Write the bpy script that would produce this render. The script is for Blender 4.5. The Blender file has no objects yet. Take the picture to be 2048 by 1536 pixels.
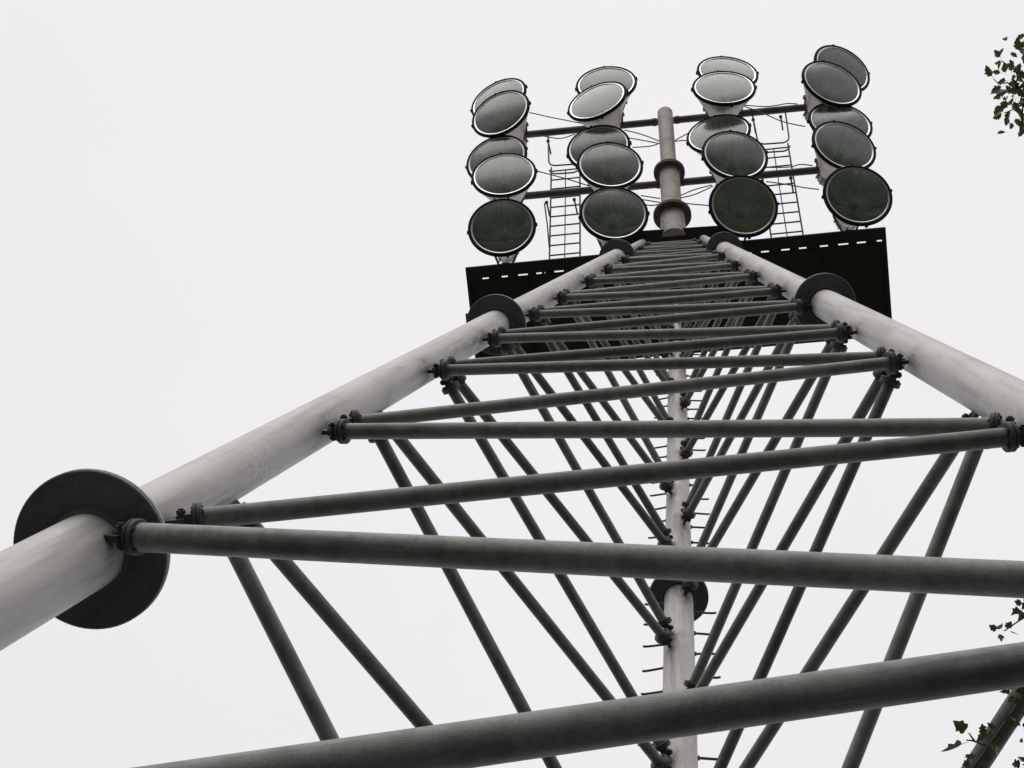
import bpy, bmesh, math, random
from mathutils import Vector, Matrix
random.seed(7)
PI = math.pi
scn = bpy.context.scene
COL = scn.collection

# ------------------------------------------------------------------ camera
CAM = Vector((0.2586, -2.0727, 1.6))
cd = bpy.data.cameras.new('camera'); cam = bpy.data.objects.new('camera', cd); COL.objects.link(cam)
Rm = Matrix(((0.9922368, 0.0578718, 0.1100770), (0.0747118, -0.9849897, -0.1556066), (0.0994195, 0.1626226, -0.9816668)))
cam.matrix_world = Matrix.Translation(CAM) @ Rm.to_4x4()
cd.sensor_fit = 'HORIZONTAL'; cd.sensor_width = 36.0; cd.lens = 3400.0 / 2048.0 * 36.0
cd.clip_start = 0.05; cd.clip_end = 6000
scn.camera = cam

# ------------------------------------------------------------------ sky and sun (overcast)
SUN_EL, SUN_AZ = math.radians(38), math.radians(188)
w = bpy.data.worlds.new('World'); scn.world = w; w.use_nodes = True
nt = w.node_tree; nt.nodes.clear()
def N(t, **k):
    n = nt.nodes.new(t)
    for a, b in k.items(): setattr(n, a, b)
    return n
out = N('ShaderNodeOutputWorld'); bg = N('ShaderNodeBackground'); bg.inputs['Strength'].default_value = 0.1
sky = N('ShaderNodeTexSky', sky_type='NISHITA', sun_disc=False)
sky.sun_elevation = SUN_EL; sky.sun_rotation = SUN_AZ; sky.dust_density = 4.0; sky.air_density = 1.0
tc = N('ShaderNodeTexCoord'); sep = N('ShaderNodeSeparateXYZ')
ramp = N('ShaderNodeMapRange'); ramp.inputs['From Min'].default_value = 0.0; ramp.inputs['From Max'].default_value = 1.0
ramp.inputs['To Min'].default_value = 0.70; ramp.inputs['To Max'].default_value = 1.0
noi = N('ShaderNodeTexNoise'); noi.inputs['Scale'].default_value = 3.4; noi.inputs['Detail'].default_value = 4.0
nr = N('ShaderNodeMapRange'); nr.inputs['To Min'].default_value = 0.955; nr.inputs['To Max'].default_value = 1.045
mul = N('ShaderNodeMath', operation='MULTIPLY')
cl = N('ShaderNodeVectorMath', operation='SCALE'); cl.inputs[0].default_value = (9.4, 9.08, 9.36)
mix = N('ShaderNodeMixRGB'); mix.inputs['Fac'].default_value = 0.93
L = nt.links.new
L(tc.outputs['Generated'], sep.inputs[0]); L(sep.outputs['Z'], ramp.inputs['Value'])
L(tc.outputs['Generated'], noi.inputs['Vector']); L(noi.outputs['Fac'], nr.inputs['Value'])
L(ramp.outputs[0], mul.inputs[0]); L(nr.outputs[0], mul.inputs[1]); L(mul.outputs[0], cl.inputs['Scale'])
L(sky.outputs[0], mix.inputs['Color1']); L(cl.outputs[0], mix.inputs['Color2'])
L(mix.outputs[0], bg.inputs['Color']); L(bg.outputs[0], out.inputs['Surface'])
sd = bpy.data.lights.new('sun', 'SUN'); sd.energy = 1.5; sd.angle = math.radians(60); sd.color = (1.0, 0.97, 0.93)
sun = bpy.data.objects.new('sun', sd); COL.objects.link(sun)
sdir = Vector((math.sin(SUN_AZ) * math.cos(SUN_EL), math.cos(SUN_AZ) * math.cos(SUN_EL), math.sin(SUN_EL)))
sun.rotation_euler = sdir.to_track_quat('Z', 'Y').to_euler(); sun.location = (0, -20, 60)
vs = scn.view_settings; vs.view_transform = 'Standard'; vs.look = 'None'; vs.gamma = 1.0; vs.exposure = 0.0; vs.use_curve_mapping = False

# ------------------------------------------------------------------ materials
def mat(name, col, rough=0.5, metal=0.0, mott=None, streak=None, bump=0.0, bscale=60.0, spec=0.5):
    """col base; mott = (scale, colour, amount); streak = (colour, amount) long stains along local Z"""
    m = bpy.data.materials.new(name); m.use_nodes = True
    t = m.node_tree; b = t.nodes['Principled BSDF']; lk = t.links.new
    b.inputs['Roughness'].default_value = rough; b.inputs['Metallic'].default_value = metal
    b.inputs['Specular IOR Level'].default_value = spec
    b.inputs['Base Color'].default_value = (*col, 1)
    tx = t.nodes.new('ShaderNodeTexCoord'); cur = None
    def noise(scale, vec=None, detail=5.0, rgh=0.6):
        n = t.nodes.new('ShaderNodeTexNoise'); n.inputs['Scale'].default_value = scale
        n.inputs['Detail'].default_value = detail; n.inputs['Roughness'].default_value = rgh
        lk(vec if vec else tx.outputs['Object'], n.inputs['Vector']); return n
    def blend(fac, c, prev):
        mx = t.nodes.new('ShaderNodeMixRGB'); lk(fac, mx.inputs['Fac'])
        if prev is None: mx.inputs['Color1'].default_value = (*col, 1)
        else: lk(prev, mx.inputs['Color1'])
        mx.inputs['Color2'].default_value = (*c, 1); return mx.outputs[0]
    def rng(src, lo, hi, amt):
        r = t.nodes.new('ShaderNodeMapRange'); r.inputs['From Min'].default_value = lo; r.inputs['From Max'].default_value = hi
        r.inputs['To Max'].default_value = amt; lk(src, r.inputs['Value']); return r.outputs[0]
    if mott:
        n = noise(mott[0]); cur = blend(rng(n.outputs['Fac'], 0.42, 0.68, mott[2]), mott[1], cur)
        n2 = noise(mott[0] * 6.5); cur = blend(rng(n2.outputs['Fac'], 0.5, 0.72, mott[2] * 0.6), mott[1], cur)
    if streak:
        mp = t.nodes.new('ShaderNodeMapping'); mp.inputs['Scale'].default_value = (9, 9, 0.55); lk(tx.outputs['Object'], mp.inputs['Vector'])
        n = noise(1.6, mp.outputs[0], 6.0); cur = blend(rng(n.outputs['Fac'], 0.5, 0.66, streak[1]), streak[0], cur)
        n3 = noise(1.1); k = t.nodes.new('ShaderNodeMath'); k.operation = 'MULTIPLY'
        n4 = noise(34.0); lk(rng(n3.outputs['Fac'], 0.5, 0.62, 1.0), k.inputs[0]); lk(rng(n4.outputs['Fac'], 0.55, 0.66, streak[1] * 1.2), k.inputs[1])
        cur = blend(k.outputs[0], streak[0], cur)
    if cur: lk(cur, b.inputs['Base Color'])
    if bump:
        n = noise(bscale); bp = t.nodes.new('ShaderNodeBump'); bp.inputs['Strength'].default_value = bump; bp.inputs['Distance'].default_value = 0.004
        lk(n.outputs['Fac'], bp.inputs['Height']); lk(bp.outputs[0], b.inputs['Normal'])
    return m
M = {}
M['leg'] = mat('leg_galvanised', (0.545, 0.535, 0.518), 0.46, 0.0, (3.0, (0.44, 0.43, 0.415), 0.7), ((0.20, 0.19, 0.18), 0.5), 0.25, 60, 0.4)
M['brace'] = mat('brace_galvanised', (0.245, 0.246, 0.236), 0.5, 0.0, (16.0, (0.14, 0.14, 0.134), 0.85), ((0.07, 0.068, 0.062), 0.75), 0.35, 320, 0.22)
def add_stain(m, c, amt):
    t = m.node_tree; b = t.nodes['Principled BSDF']; lk = t.links.new; src = b.inputs['Base Color'].links[0].from_socket
    at = t.nodes.new('ShaderNodeAttribute'); at.attribute_name = 'stain'; tx = t.nodes.new('ShaderNodeTexCoord'); mp = t.nodes.new('ShaderNodeMapping'); mp.inputs['Scale'].default_value = (22, 22, 5); lk(tx.outputs['Object'], mp.inputs['Vector'])
    n = t.nodes.new('ShaderNodeTexNoise'); n.inputs['Scale'].default_value = 1.0; n.inputs['Detail'].default_value = 7.0; n.inputs['Roughness'].default_value = 0.7; lk(mp.outputs[0], n.inputs['Vector'])
    r = t.nodes.new('ShaderNodeMapRange'); r.inputs['From Min'].default_value = 0.33; r.inputs['From Max'].default_value = 0.56; r.inputs['To Max'].default_value = amt; lk(n.outputs['Fac'], r.inputs['Value'])
    k = t.nodes.new('ShaderNodeMath'); k.operation = 'MULTIPLY'; lk(at.outputs['Fac'], k.inputs[0]); lk(r.outputs[0], k.inputs[1])
    x = t.nodes.new('ShaderNodeMixRGB'); lk(k.outputs[0], x.inputs['Fac']); lk(src, x.inputs['Color1']); x.inputs['Color2'].default_value = (*c, 1); lk(x.outputs[0], b.inputs['Base Color'])
add_stain(M['leg'], (0.085, 0.078, 0.07), 1.0)
def vary(m, lo, hi):
    t = m.node_tree; b = t.nodes['Principled BSDF']; lk = t.links.new; src = b.inputs['Base Color'].links[0].from_socket
    oi = t.nodes.new('ShaderNodeObjectInfo'); r = t.nodes.new('ShaderNodeMapRange'); r.inputs['To Min'].default_value = lo; r.inputs['To Max'].default_value = hi; lk(oi.outputs['Random'], r.inputs['Value'])
    sc_ = t.nodes.new('ShaderNodeVectorMath'); sc_.operation = 'SCALE'; lk(src, sc_.inputs[0]); lk(r.outputs[0], sc_.inputs['Scale']); lk(sc_.outputs[0], b.inputs['Base Color'])
vary(M['brace'], 0.82, 1.3)
M['fit'] = mat('fitting_steel', (0.075, 0.073, 0.07), 0.65, 0.0, (18.0, (0.05, 0.045, 0.04), 0.8), None, 0.3, 90)
M['flange'] = mat('flange_shade_tone', (0.115, 0.13, 0.15), 0.5, 0.0, (9.0, (0.07, 0.08, 0.095), 0.8), ((0.20, 0.20, 0.20), 0.25), 0.2, 80)  # shade of the flange undersides is put into this dark colour
M['platform'] = mat('platform_steel', (0.045, 0.043, 0.042), 0.7, 0.0, (5.0, (0.028, 0.026, 0.024), 0.8), None, 0.25, 50)
M['pole'] = mat('pole_weathered', (0.56, 0.50, 0.46), 0.55, 0.0, (5.0, (0.36, 0.33, 0.30), 0.8), ((0.24, 0.22, 0.20), 0.5), 0.2, 60)
M['bar'] = mat('bar_weathered', (0.12, 0.11, 0.10), 0.6, 0.1, (9.0, (0.06, 0.055, 0.05), 0.9), None, 0.3, 70)
M['wire'] = mat('ladder_steel', (0.10, 0.10, 0.11), 0.5, 0.2, (20.0, (0.05, 0.05, 0.05), 0.6))
M['cable'] = mat('cable_rubber', (0.06, 0.06, 0.065), 0.6)
M['rim'] = mat('rim_black', (0.010, 0.010, 0.011), 0.7, 0.0, (10.0, (0.018, 0.018, 0.018), 0.6), spec=0.15)
M['lip'] = mat('reflector_lip', (0.66, 0.68, 0.67), 0.3, 1.0)
M['cone'] = mat('lamp_housing', (0.62, 0.58, 0.55), 0.45, 0.0, (4.0, (0.45, 0.41, 0.38), 0.8), ((0.28, 0.25, 0.22), 0.4), 0.1, 30)
M['neck'] = mat('lamp_neck', (0.30, 0.31, 0.32), 0.38, 0.5, (8.0, (0.16, 0.16, 0.17), 0.8), None, 0.15, 40)
M['yoke'] = mat('lamp_yoke', (0.11, 0.11, 0.11), 0.5, 0.3, (9.0, (0.06, 0.06, 0.06), 0.7))
def mirror_mat():
    """satin aluminium bowl: dull oxidised areas and polished radial streaks"""
    m = bpy.data.materials.new('reflector_mirror'); m.use_nodes = True; t = m.node_tree; t.nodes.clear(); lk = t.links.new
    o = t.nodes.new('ShaderNodeOutputMaterial'); gl = t.nodes.new('ShaderNodeBsdfGlossy'); df = t.nodes.new('ShaderNodeBsdfDiffuse'); mx = t.nodes.new('ShaderNodeMixShader')
    gl.inputs['Color'].default_value = (0.87, 0.91, 0.895, 1); df.inputs['Color'].default_value = (0.74, 0.775, 0.76, 1)
    oi = t.nodes.new('ShaderNodeObjectInfo')
    tx = t.nodes.new('ShaderNodeTexCoord'); ml = t.nodes.new('ShaderNodeVectorMath'); ml.operation = 'MULTIPLY'; ml.inputs[1].default_value = (1, 1, 0); lk(tx.outputs['Object'], ml.inputs[0])
    nm = t.nodes.new('ShaderNodeVectorMath'); nm.operation = 'NORMALIZE'; lk(ml.outputs[0], nm.inputs[0])
    ad = t.nodes.new('ShaderNodeCombineXYZ'); mr = t.nodes.new('ShaderNodeMath'); mr.operation = 'MULTIPLY'; mr.inputs[1].default_value = 40.0; lk(oi.outputs['Random'], mr.inputs[0]); lk(mr.outputs[0], ad.inputs['Z'])
    va = t.nodes.new('ShaderNodeVectorMath'); va.operation = 'ADD'; lk(nm.outputs[0], va.inputs[0]); lk(ad.outputs[0], va.inputs[1])
    n = t.nodes.new('ShaderNodeTexNoise'); n.inputs['Scale'].default_value = 1.5; n.inputs['Detail'].default_value = 2.2; lk(va.outputs[0], n.inputs['Vector'])
    r = t.nodes.new('ShaderNodeMapRange'); r.inputs['From Min'].default_value = 0.38; r.inputs['From Max'].default_value = 0.66; r.inputs['To Min'].default_value = 0.40; r.inputs['To Max'].default_value = 0.98; lk(n.outputs['Fac'], r.inputs['Value'])
    gl.inputs['Roughness'].default_value = 0.17
    bp = t.nodes.new('ShaderNodeBump'); bp.inputs['Strength'].default_value = 1.0; bp.inputs['Distance'].default_value = 0.24; lk(n.outputs['Fac'], bp.inputs['Height']); lk(bp.outputs[0], gl.inputs['Normal'])
    lk(r.outputs[0], mx.inputs['Fac']); lk(df.outputs[0], mx.inputs[1]); lk(gl.outputs[0], mx.inputs[2]); lk(mx.outputs[0], o.inputs['Surface'])
    return m
M['mirror'] = mirror_mat()
def glass_mat():
    m = bpy.data.materials.new('lens_glass'); m.use_nodes = True; t = m.node_tree; t.nodes.clear(); lk = t.links.new
    o = t.nodes.new('ShaderNodeOutputMaterial'); mx = t.nodes.new('ShaderNodeMixShader'); tr = t.nodes.new('ShaderNodeBsdfTransparent'); gl = t.nodes.new('ShaderNodeBsdfGlossy'); fr = t.nodes.new('ShaderNodeFresnel')
    df = t.nodes.new('ShaderNodeBsdfDiffuse'); df.inputs['Color'].default_value = (0.42, 0.46, 0.45, 1); mx2 = t.nodes.new('ShaderNodeMixShader')
    tr.inputs['Color'].default_value = (0.945, 0.975, 0.965, 1); gl.inputs['Roughness'].default_value = 0.20; fr.inputs['IOR'].default_value = 1.72; gl.inputs['Color'].default_value = (0.97, 1.0, 0.99, 1)
    tx = t.nodes.new('ShaderNodeTexCoord'); n = t.nodes.new('ShaderNodeTexNoise'); n.inputs['Scale'].default_value = 4.0; n.inputs['Detail'].default_value = 5.0; lk(tx.outputs['Object'], n.inputs['Vector'])
    r = t.nodes.new('ShaderNodeMapRange'); r.inputs['From Min'].default_value = 0.35; r.inputs['From Max'].default_value = 0.7; r.inputs['To Min'].default_value = 0.04; r.inputs['To Max'].default_value = 0.18; lk(n.outputs['Fac'], r.inputs['Value'])
    lk(r.outputs[0], mx2.inputs['Fac']); lk(tr.outputs[0], mx2.inputs[1]); lk(df.outputs[0], mx2.inputs[2])
    lk(fr.outputs[0], mx.inputs['Fac']); lk(mx2.outputs[0], mx.inputs[1]); lk(gl.outputs[0], mx.inputs[2]); lk(mx.outputs[0], o.inputs['Surface'])
    return m
M['glass'] = glass_mat()
M['bulb'] = mat('lamp_bulb', (0.75, 0.75, 0.72), 0.25)
M['bark'] = mat('bark', (0.10, 0.08, 0.06), 0.9, 0.0, (6.0, (0.05, 0.04, 0.03), 0.9), None, 0.8, 25)
def leaf_mat(name, col, col2):
    m = bpy.data.materials.new(name); m.use_nodes = True; t = m.node_tree; t.nodes.clear(); lk = t.links.new
    o = t.nodes.new('ShaderNodeOutputMaterial'); a = t.nodes.new('ShaderNodeBsdfPrincipled'); tl = t.nodes.new('ShaderNodeBsdfTranslucent'); mx = t.nodes.new('ShaderNodeMixShader')
    mx.inputs['Fac'].default_value = 0.28; a.inputs['Roughness'].default_value = 0.4
    tx = t.nodes.new('ShaderNodeTexCoord'); n = t.nodes.new('ShaderNodeTexNoise'); n.inputs['Scale'].default_value = 9.0; lk(tx.outputs['Object'], n.inputs['Vector'])
    r = t.nodes.new('ShaderNodeMapRange'); r.inputs['From Min'].default_value = 0.35; r.inputs['From Max'].default_value = 0.65; lk(n.outputs['Fac'], r.inputs['Value'])
    c = t.nodes.new('ShaderNodeMixRGB'); c.inputs['Color1'].default_value = (*col, 1); c.inputs['Color2'].default_value = (*col2, 1); lk(r.outputs[0], c.inputs['Fac'])
    lk(c.outputs[0], a.inputs['Base Color']); lk(c.outputs[0], tl.inputs['Color'])
    lk(a.outputs[0], mx.inputs[1]); lk(tl.outputs[0], mx.inputs[2]); lk(mx.outputs[0], o.inputs['Surface']); return m
M['ivy'] = leaf_mat('ivy_leaf', (0.030, 0.055, 0.016), (0.065, 0.085, 0.022))
M['leaf'] = leaf_mat('tree_leaf', (0.035, 0.065, 0.016), (0.075, 0.105, 0.025))
def ground_mat():
    m = bpy.data.materials.new('grass_ground'); m.use_nodes = True; t = m.node_tree; b = t.nodes['Principled BSDF']; lk = t.links.new
    b.inputs['Roughness'].default_value = 0.95
    tx = t.nodes.new('ShaderNodeTexCoord'); n = t.nodes.new('ShaderNodeTexNoise'); n.inputs['Scale'].default_value = 0.16; n.inputs['Detail'].default_value = 8.0; n.inputs['Roughness'].default_value = 0.65
    lk(tx.outputs['Object'], n.inputs['Vector']); r = t.nodes.new('ShaderNodeValToRGB'); lk(n.outputs['Fac'], r.inputs['Fac'])
    e = r.color_ramp.elements; e[0].position = 0.36; e[0].color = (0.026, 0.026, 0.019, 1); e[1].position = 0.62; e[1].color = (0.052, 0.067, 0.034, 1)
    x = e.new(0.5); x.color = (0.034, 0.046, 0.022, 1); lk(r.outputs[0], b.inputs['Base Color']); return m
M['ground'] = ground_mat()

# ------------------------------------------------------------------ mesh and object helpers
class MB:
    def __init__(s): s.v = []; s.f = []; s.sm = []; s.mi = []
    def add(s, vs_, fs, smooth=False, mi=0):
        o = len(s.v); s.v += [tuple(p) for p in vs_]
        for f in fs: s.f.append(tuple(i + o for i in f)); s.sm.append(smooth); s.mi.append(mi)
    def box(s, c, h, R=None, mi=0):
        R = R or Matrix.Identity(3); c = Vector(c)
        vs_ = [c + R @ Vector((h[0] * x, h[1] * y, h[2] * z)) for x in (-1, 1) for y in (-1, 1) for z in (-1, 1)]
        s.add(vs_, [(0, 1, 3, 2), (4, 6, 7, 5), (0, 4, 5, 1), (2, 3, 7, 6), (0, 2, 6, 4), (1, 5, 7, 3)], False, mi)
    def lathe(s, prof, n=24, M4=None, smooth=True, caps=True, mi=0):
        """prof: list of (r, z) along local Z; consecutive duplicates make a hard edge"""
        M4 = M4 or Matrix.Identity(4); vs_ = []; fs = []
        for r, z in prof:
            for k in range(n):
                a = 2 * PI * k / n; vs_.append(M4 @ Vector((r * math.cos(a), r * math.sin(a), z)))
        for i in range(len(prof) - 1):
            if prof[i] == prof[i + 1]: continue
            for k in range(n):
                k2 = (k + 1) % n; fs.append((i * n + k, i * n + k2, (i + 1) * n + k2, (i + 1) * n + k))
        s.add(vs_, fs, smooth, mi)
        if caps:
            s.add(vs_[:n], [tuple(reversed(range(n)))], False, mi); s.add(vs_[-n:], [tuple(range(n))], False, mi)
    def cyl(s, p0, p1, r0, r1=None, n=12, mi=0):
        p0, p1 = Vector(p0), Vector(p1); d = p1 - p0
        s.lathe([(r0, 0), (r0 if r1 is None else r1, d.length)], n, Matrix.Translation(p0) @ d.to_track_quat('Z', 'Y').to_matrix().to_4x4(), True, True, mi)
    def sweep(s, pts, rad, n=8, mi=0):
        pts = [Vector(p) for p in pts]; rad = rad if isinstance(rad, (list, tuple)) else [rad] * len(pts)
        vs_ = []; fs = []; up = None
        for i, p in enumerate(pts):
            t = (pts[min(i + 1, len(pts) - 1)] - pts[max(i - 1, 0)]).normalized()
            if up is None: up = t.orthogonal().normalized()
            up = (up - t * up.dot(t)).normalized(); b = t.cross(up)
            for k in range(n):
                a = 2 * PI * k / n; vs_.append(p + (up * math.cos(a) + b * math.sin(a)) * rad[i])
        for i in range(len(pts) - 1):
            for k in range(n):
                k2 = (k + 1) % n; fs.append((i * n + k, i * n + k2, (i + 1) * n + k2, (i + 1) * n + k))
        s.add(vs_, fs, True, mi); s.add(vs_[:n], [tuple(reversed(range(n)))], False, mi); s.add(vs_[-n:], [tuple(range(n))], False, mi)
    def mesh(s, name, mats):
        m = bpy.data.meshes.new(name); m.from_pydata(s.v, [], s.f); m.polygons.foreach_set('use_smooth', s.sm)
        m.polygons.foreach_set('material_index', s.mi)
        for x in (mats if isinstance(mats, (list, tuple)) else [mats]): m.materials.append(x)
        m.update(); return m
WORLD = {}
def put(name, mesh, parent=None, MW=None):
    o = bpy.data.objects.new(name, mesh); COL.objects.link(o); MW = MW or Matrix.Identity(4); WORLD[o] = MW
    if parent is not None: o.parent = parent; o.matrix_basis = WORLD[parent].inverted() @ MW
    else: o.matrix_basis = MW
    return o
def tag(o, label, cat, group=None):
    o['label'] = label; o['category'] = cat
    if group: o['group'] = group
    return o
def frame(p0, z, x=None):
    z = Vector(z).normalized(); x = Vector(x) if x is not None else z.orthogonal(); x = (x - z * x.dot(z)).normalized(); y = z.cross(x)
    return Matrix.Translation(Vector(p0)) @ Matrix((x, y, z)).transposed().to_4x4()

# ------------------------------------------------------------------ ground
g = MB(); g.add([(-2500, -2500, 0), (2500, -2500, 0), (2500, 2500, 0), (-2500, 2500, 0)], [(0, 1, 2, 3)])
gr = put('ground', g.mesh('ground', M['ground'])); gr['kind'] = 'structure'
M['apron_dark'] = mat('apron_dark', (0.020, 0.020, 0.021), 0.9, 0.0, (3.0, (0.018, 0.018, 0.019), 0.8), None, 0.5, 60)
g = MB(); g.add([(-9, -9, 0.004), (9, -9, 0.004), (9, 9, 0.004), (-9, 9, 0.004)], [(0, 1, 2, 3)]); pv = put('added_apron', g.mesh('added_apron', M['apron_dark'])); pv['kind'] = 'structure'  # unseen dark apron, added to cut green ground bounce onto the braces

# ------------------------------------------------------------------ lattice tower: legs are straight lines to an apex
SC, APEX_Z = 1.8, 31.26765
LAT = {'L': Vector((-0.0626, -0.0361, 0)), 'R': Vector((0.0626, -0.0361, 0)), 'B': Vector((0.0010, 0.0755, 0))}
def leg(i, s): return Vector((LAT[i].x * s * SC, LAT[i].y * s * SC, APEX_Z - s * SC))
S1, S2, S3, SP, SG = 13.839, 10.0, 5.4855, 3.6334, 17.371
tower = bpy.data.objects.new('floodlight_tower', None); COL.objects.link(tower); WORLD[tower] = Matrix.Identity(4)
tag(tower, 'tall grey three-legged steel lattice tower seen from below, carrying the floodlights', 'tower')

def flange_mesh(R, ri, t=0.0155):
    b = MB(); e = 0.004
    for z0 in (-2 * t - 0.0015, -t):
        b.lathe([(ri, z0), (R - e, z0), (R - e, z0), (R, z0 + e), (R, z0 + t - e), (R - e, z0 + t), (R - e, z0 + t), (ri, z0 + t)], 72, None, False, False, 0 if z0 < -t * 1.5 else 1)  # lower disc carries the painted underside shade, upper disc the leg colour
    b.lathe([(ri + 0.030, -2 * t - 0.002), (ri + 0.016, -2 * t - 0.016)], 48, None, True, False)     # weld beads
    b.lathe([(ri + 0.016, 0.0005), (ri + 0.001, 0.0155)], 48, None, True, False)
    return b.mesh('flange', [M['flange'], M['leg']])
FL = [(S1, 0.241, 0.100), (S2, 0.2105, 0.0985), (S3, 0.2115, 0.0975 - 0.0145)]
FM = [flange_mesh(R, ri) for _, R, ri in FL]
RAD = [(SG, S1, 0.1142), (S1, S2, 0.1015), (S2, S3, 0.0992), (S3, SP, 0.0565)]
legs = {}
NODE_S = [15.19, 14.5, 13.73, 13.2, 12.6, 12.0, 11.5, 11.1, 10.55, 10.02, 9.57, 9.17, 8.75, 8.15, 7.7, 7.15, 6.82, 6.11, 5.87]
for i in 'LRB':
    base = leg(i, SG); top = leg(i, SP); MW = frame(base, top - base, (1, 0, 0)); tot = (top - base).length; Mi = MW.inverted()
    b = MB()
    for s0, s1, r in RAD:
        z0 = (leg(i, s0) - base).length; z1 = (leg(i, s1) - base).length
        n = max(2, int((z1 - z0) / 0.06))
        b.lathe([(r, z0 + (z1 - z0) * k / n) for k in range(n + 1)], 40, None, True, True)
    # dirt running down from the welded joints
    dirs = []
    for o_ in 'LRB':
        if o_ != i:
            d_ = Mi.to_3x3() @ (leg(o_, 10) - leg(i, 10)); dirs.append(math.atan2(d_.y, d_.x))
    rs = random.Random(ord(i)); marks = []
    for q, sn in enumerate(NODE_S):
        marks.append(((leg(i, sn) - base).length, dirs[(q + (i == 'R')) % 2], rs.uniform(.55, 1.0), rs.uniform(.15, .6)))
    st = []
    for v_ in b.v:
        a_ = math.atan2(v_[1], v_[0]); tot_ = 0.0
        for zn, an, amt, ln in marks:
            dz = zn - v_[2]
            if dz < -.14 or dz > 1.8: continue
            da = abs((a_ - an + PI) % (2 * PI) - PI)
            tot_ += amt * math.exp(-(da / (.75 + .3 * max(dz, 0))) ** 2) * (math.exp(-dz / ln) if dz > 0 else max(0, 1 + dz / .14)) * 1.35
        st.append(min(tot_, 1.0))
    lm = b.mesh('leg', M['leg']); at = lm.attributes.new('stain', 'FLOAT', 'POINT'); at.data.foreach_set('value', st)
    legs[i] = put('leg', lm, tower, MW)
    legs[i]['label'] = {'L': 'left front leg tube', 'R': 'right front leg tube', 'B': 'rear leg tube with step bolts'}[i]
    for (s, R, ri), fm in zip(FL, FM):
        put('flange', fm, legs[i], frame(leg(i, s), top - base, (1, 0, 0)))
    bp = MB(); bp.lathe([(0.34, 0.0), (0.34, 0.05)], 32); bp.box((0, 0, 0.02), (0.4, 0.4, 0.02))
    put('base_plate', bp.mesh('base_plate', M['flange']), legs[i], Matrix.Translation(Vector((base.x, base.y, 0.0))))

# step bolts on the rear leg
sb = MB(); sb.sweep([(0.085, 0, 0), (0.20, 0, 0.002), (0.232, 0, 0.004), (0.248, 0, 0.009), (0.254, 0, 0.016)], [0.0085, 0.0085, 0.0085, 0.0085, 0.008], 8)
sb.cyl((0.098, 0, 0), (0.112, 0, 0), 0.016, None, 6)
sbm = sb.mesh('step_bolt', M['wire'])
z, side = 2.6, 1
baxis = (leg('B', SP) - leg('B', SG)).normalized()
while z < 24.2:
    s = (APEX_Z - z) / SC
    if all(abs(s - q) > 0.035 for q in (S1, S2, S3)):
        k = 0.93 if side < 0 else 1.0
        MW = frame(leg('B', s), baxis, (side, 0.10 + random.uniform(-.06, .06), 0)) @ Matrix.Diagonal((k, 1, 1, 1))
        put('step_bolt', sbm, legs['B'], MW)
    z += 0.185; side = -side

# bracing: zigzag from node to node on each face
A = {
 'LR': ('L', 'R', [16.6, 15.20, 13.73, 12.59, 11.44, 10.52, 9.59, 8.75, 7.70, 6.82, 5.87, 5.10, 4.50, 4.02],
                  [15.9, 14.50, 13.16, 11.88, 11.05, 10.00, 9.17, 8.12, 7.12, 6.11, 5.42, 4.80, 4.25, 3.84]),
 'LB': ('B', 'L', [16.6, 15.30, 13.98, 12.76, 11.58, 10.57, 9.56, 8.75, 7.72, 6.82, 5.87, 5.10, 4.50, 4.02],
                  [15.95, 14.62, 13.28, 12.06, 11.12, 10.00, 9.17, 8.12, 7.12, 6.11, 5.42, 4.80, 4.25, 3.84]),
 'RB': ('R', 'B', [16.6, 15.20, 13.78, 12.64, 11.58, 10.60, 9.57, 8.75, 7.72, 6.82, 5.87, 5.10, 4.50, 4.02],
                  [15.95, 14.65, 13.39, 12.06, 11.14, 10.05, 9.20, 8.20, 7.20, 6.11, 5.42, 4.80, 4.25, 3.84]),
}
def end_meshes(k, R=None):
    """bracket and end flange of a brace; local Z runs from the leg axis along the brace, local X lies up the leg"""
    b = MB()
    b.box((0, 0, 0.114), (0.034 * k, 0.009 * k, 0.040))                   # gusset welded to the leg
    b.box((0, 0, 0.152), (0.019 * k, 0.016 * k, 0.024))                    # fork block
    b.box((0.010 * k, 0, 0.170), (0.027 * k, 0.020 * k, 0.012))
    b.cyl((0, -0.040 * k, 0.145), (0, 0.040 * k, 0.145), 0.0095 * k, None, 8)
    for sy in (-1, 1): b.cyl((0, sy * 0.021 * k, 0.145), (0, sy * 0.034 * k, 0.145), 0.017 * k, None, 6)
    f = MB(); R = R or 0.060 * k
    for z0, t in ((0.182, 0.010), (0.1932, 0.018)):
        f.lathe([(0.012, z0), (R - .003, z0), (R - .003, z0), (R, z0 + .003), (R, z0 + t - .003), (R - .003, z0 + t), (R - .003, z0 + t), (0.012, z0 + t)], 32, None, False, False)
    for q in range(4):
        a = PI / 4 + q * PI / 2; p = Vector((math.cos(a), math.sin(a), 0)) * R * 0.78
        f.cyl(p + Vector((0, 0, 0.176)), p + Vector((0, 0, 0.217)), 0.0075 * k, None, 6)
    return b.mesh('end_bracket', M['fit']), f.mesh('end_flange', M['fit'])
ENDS = {q: end_meshes(q, R_) for q, R_ in ((0.66, None), (1.0, 0.055), (0.98, 0.053), (1.0001, 0.0535))}
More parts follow.
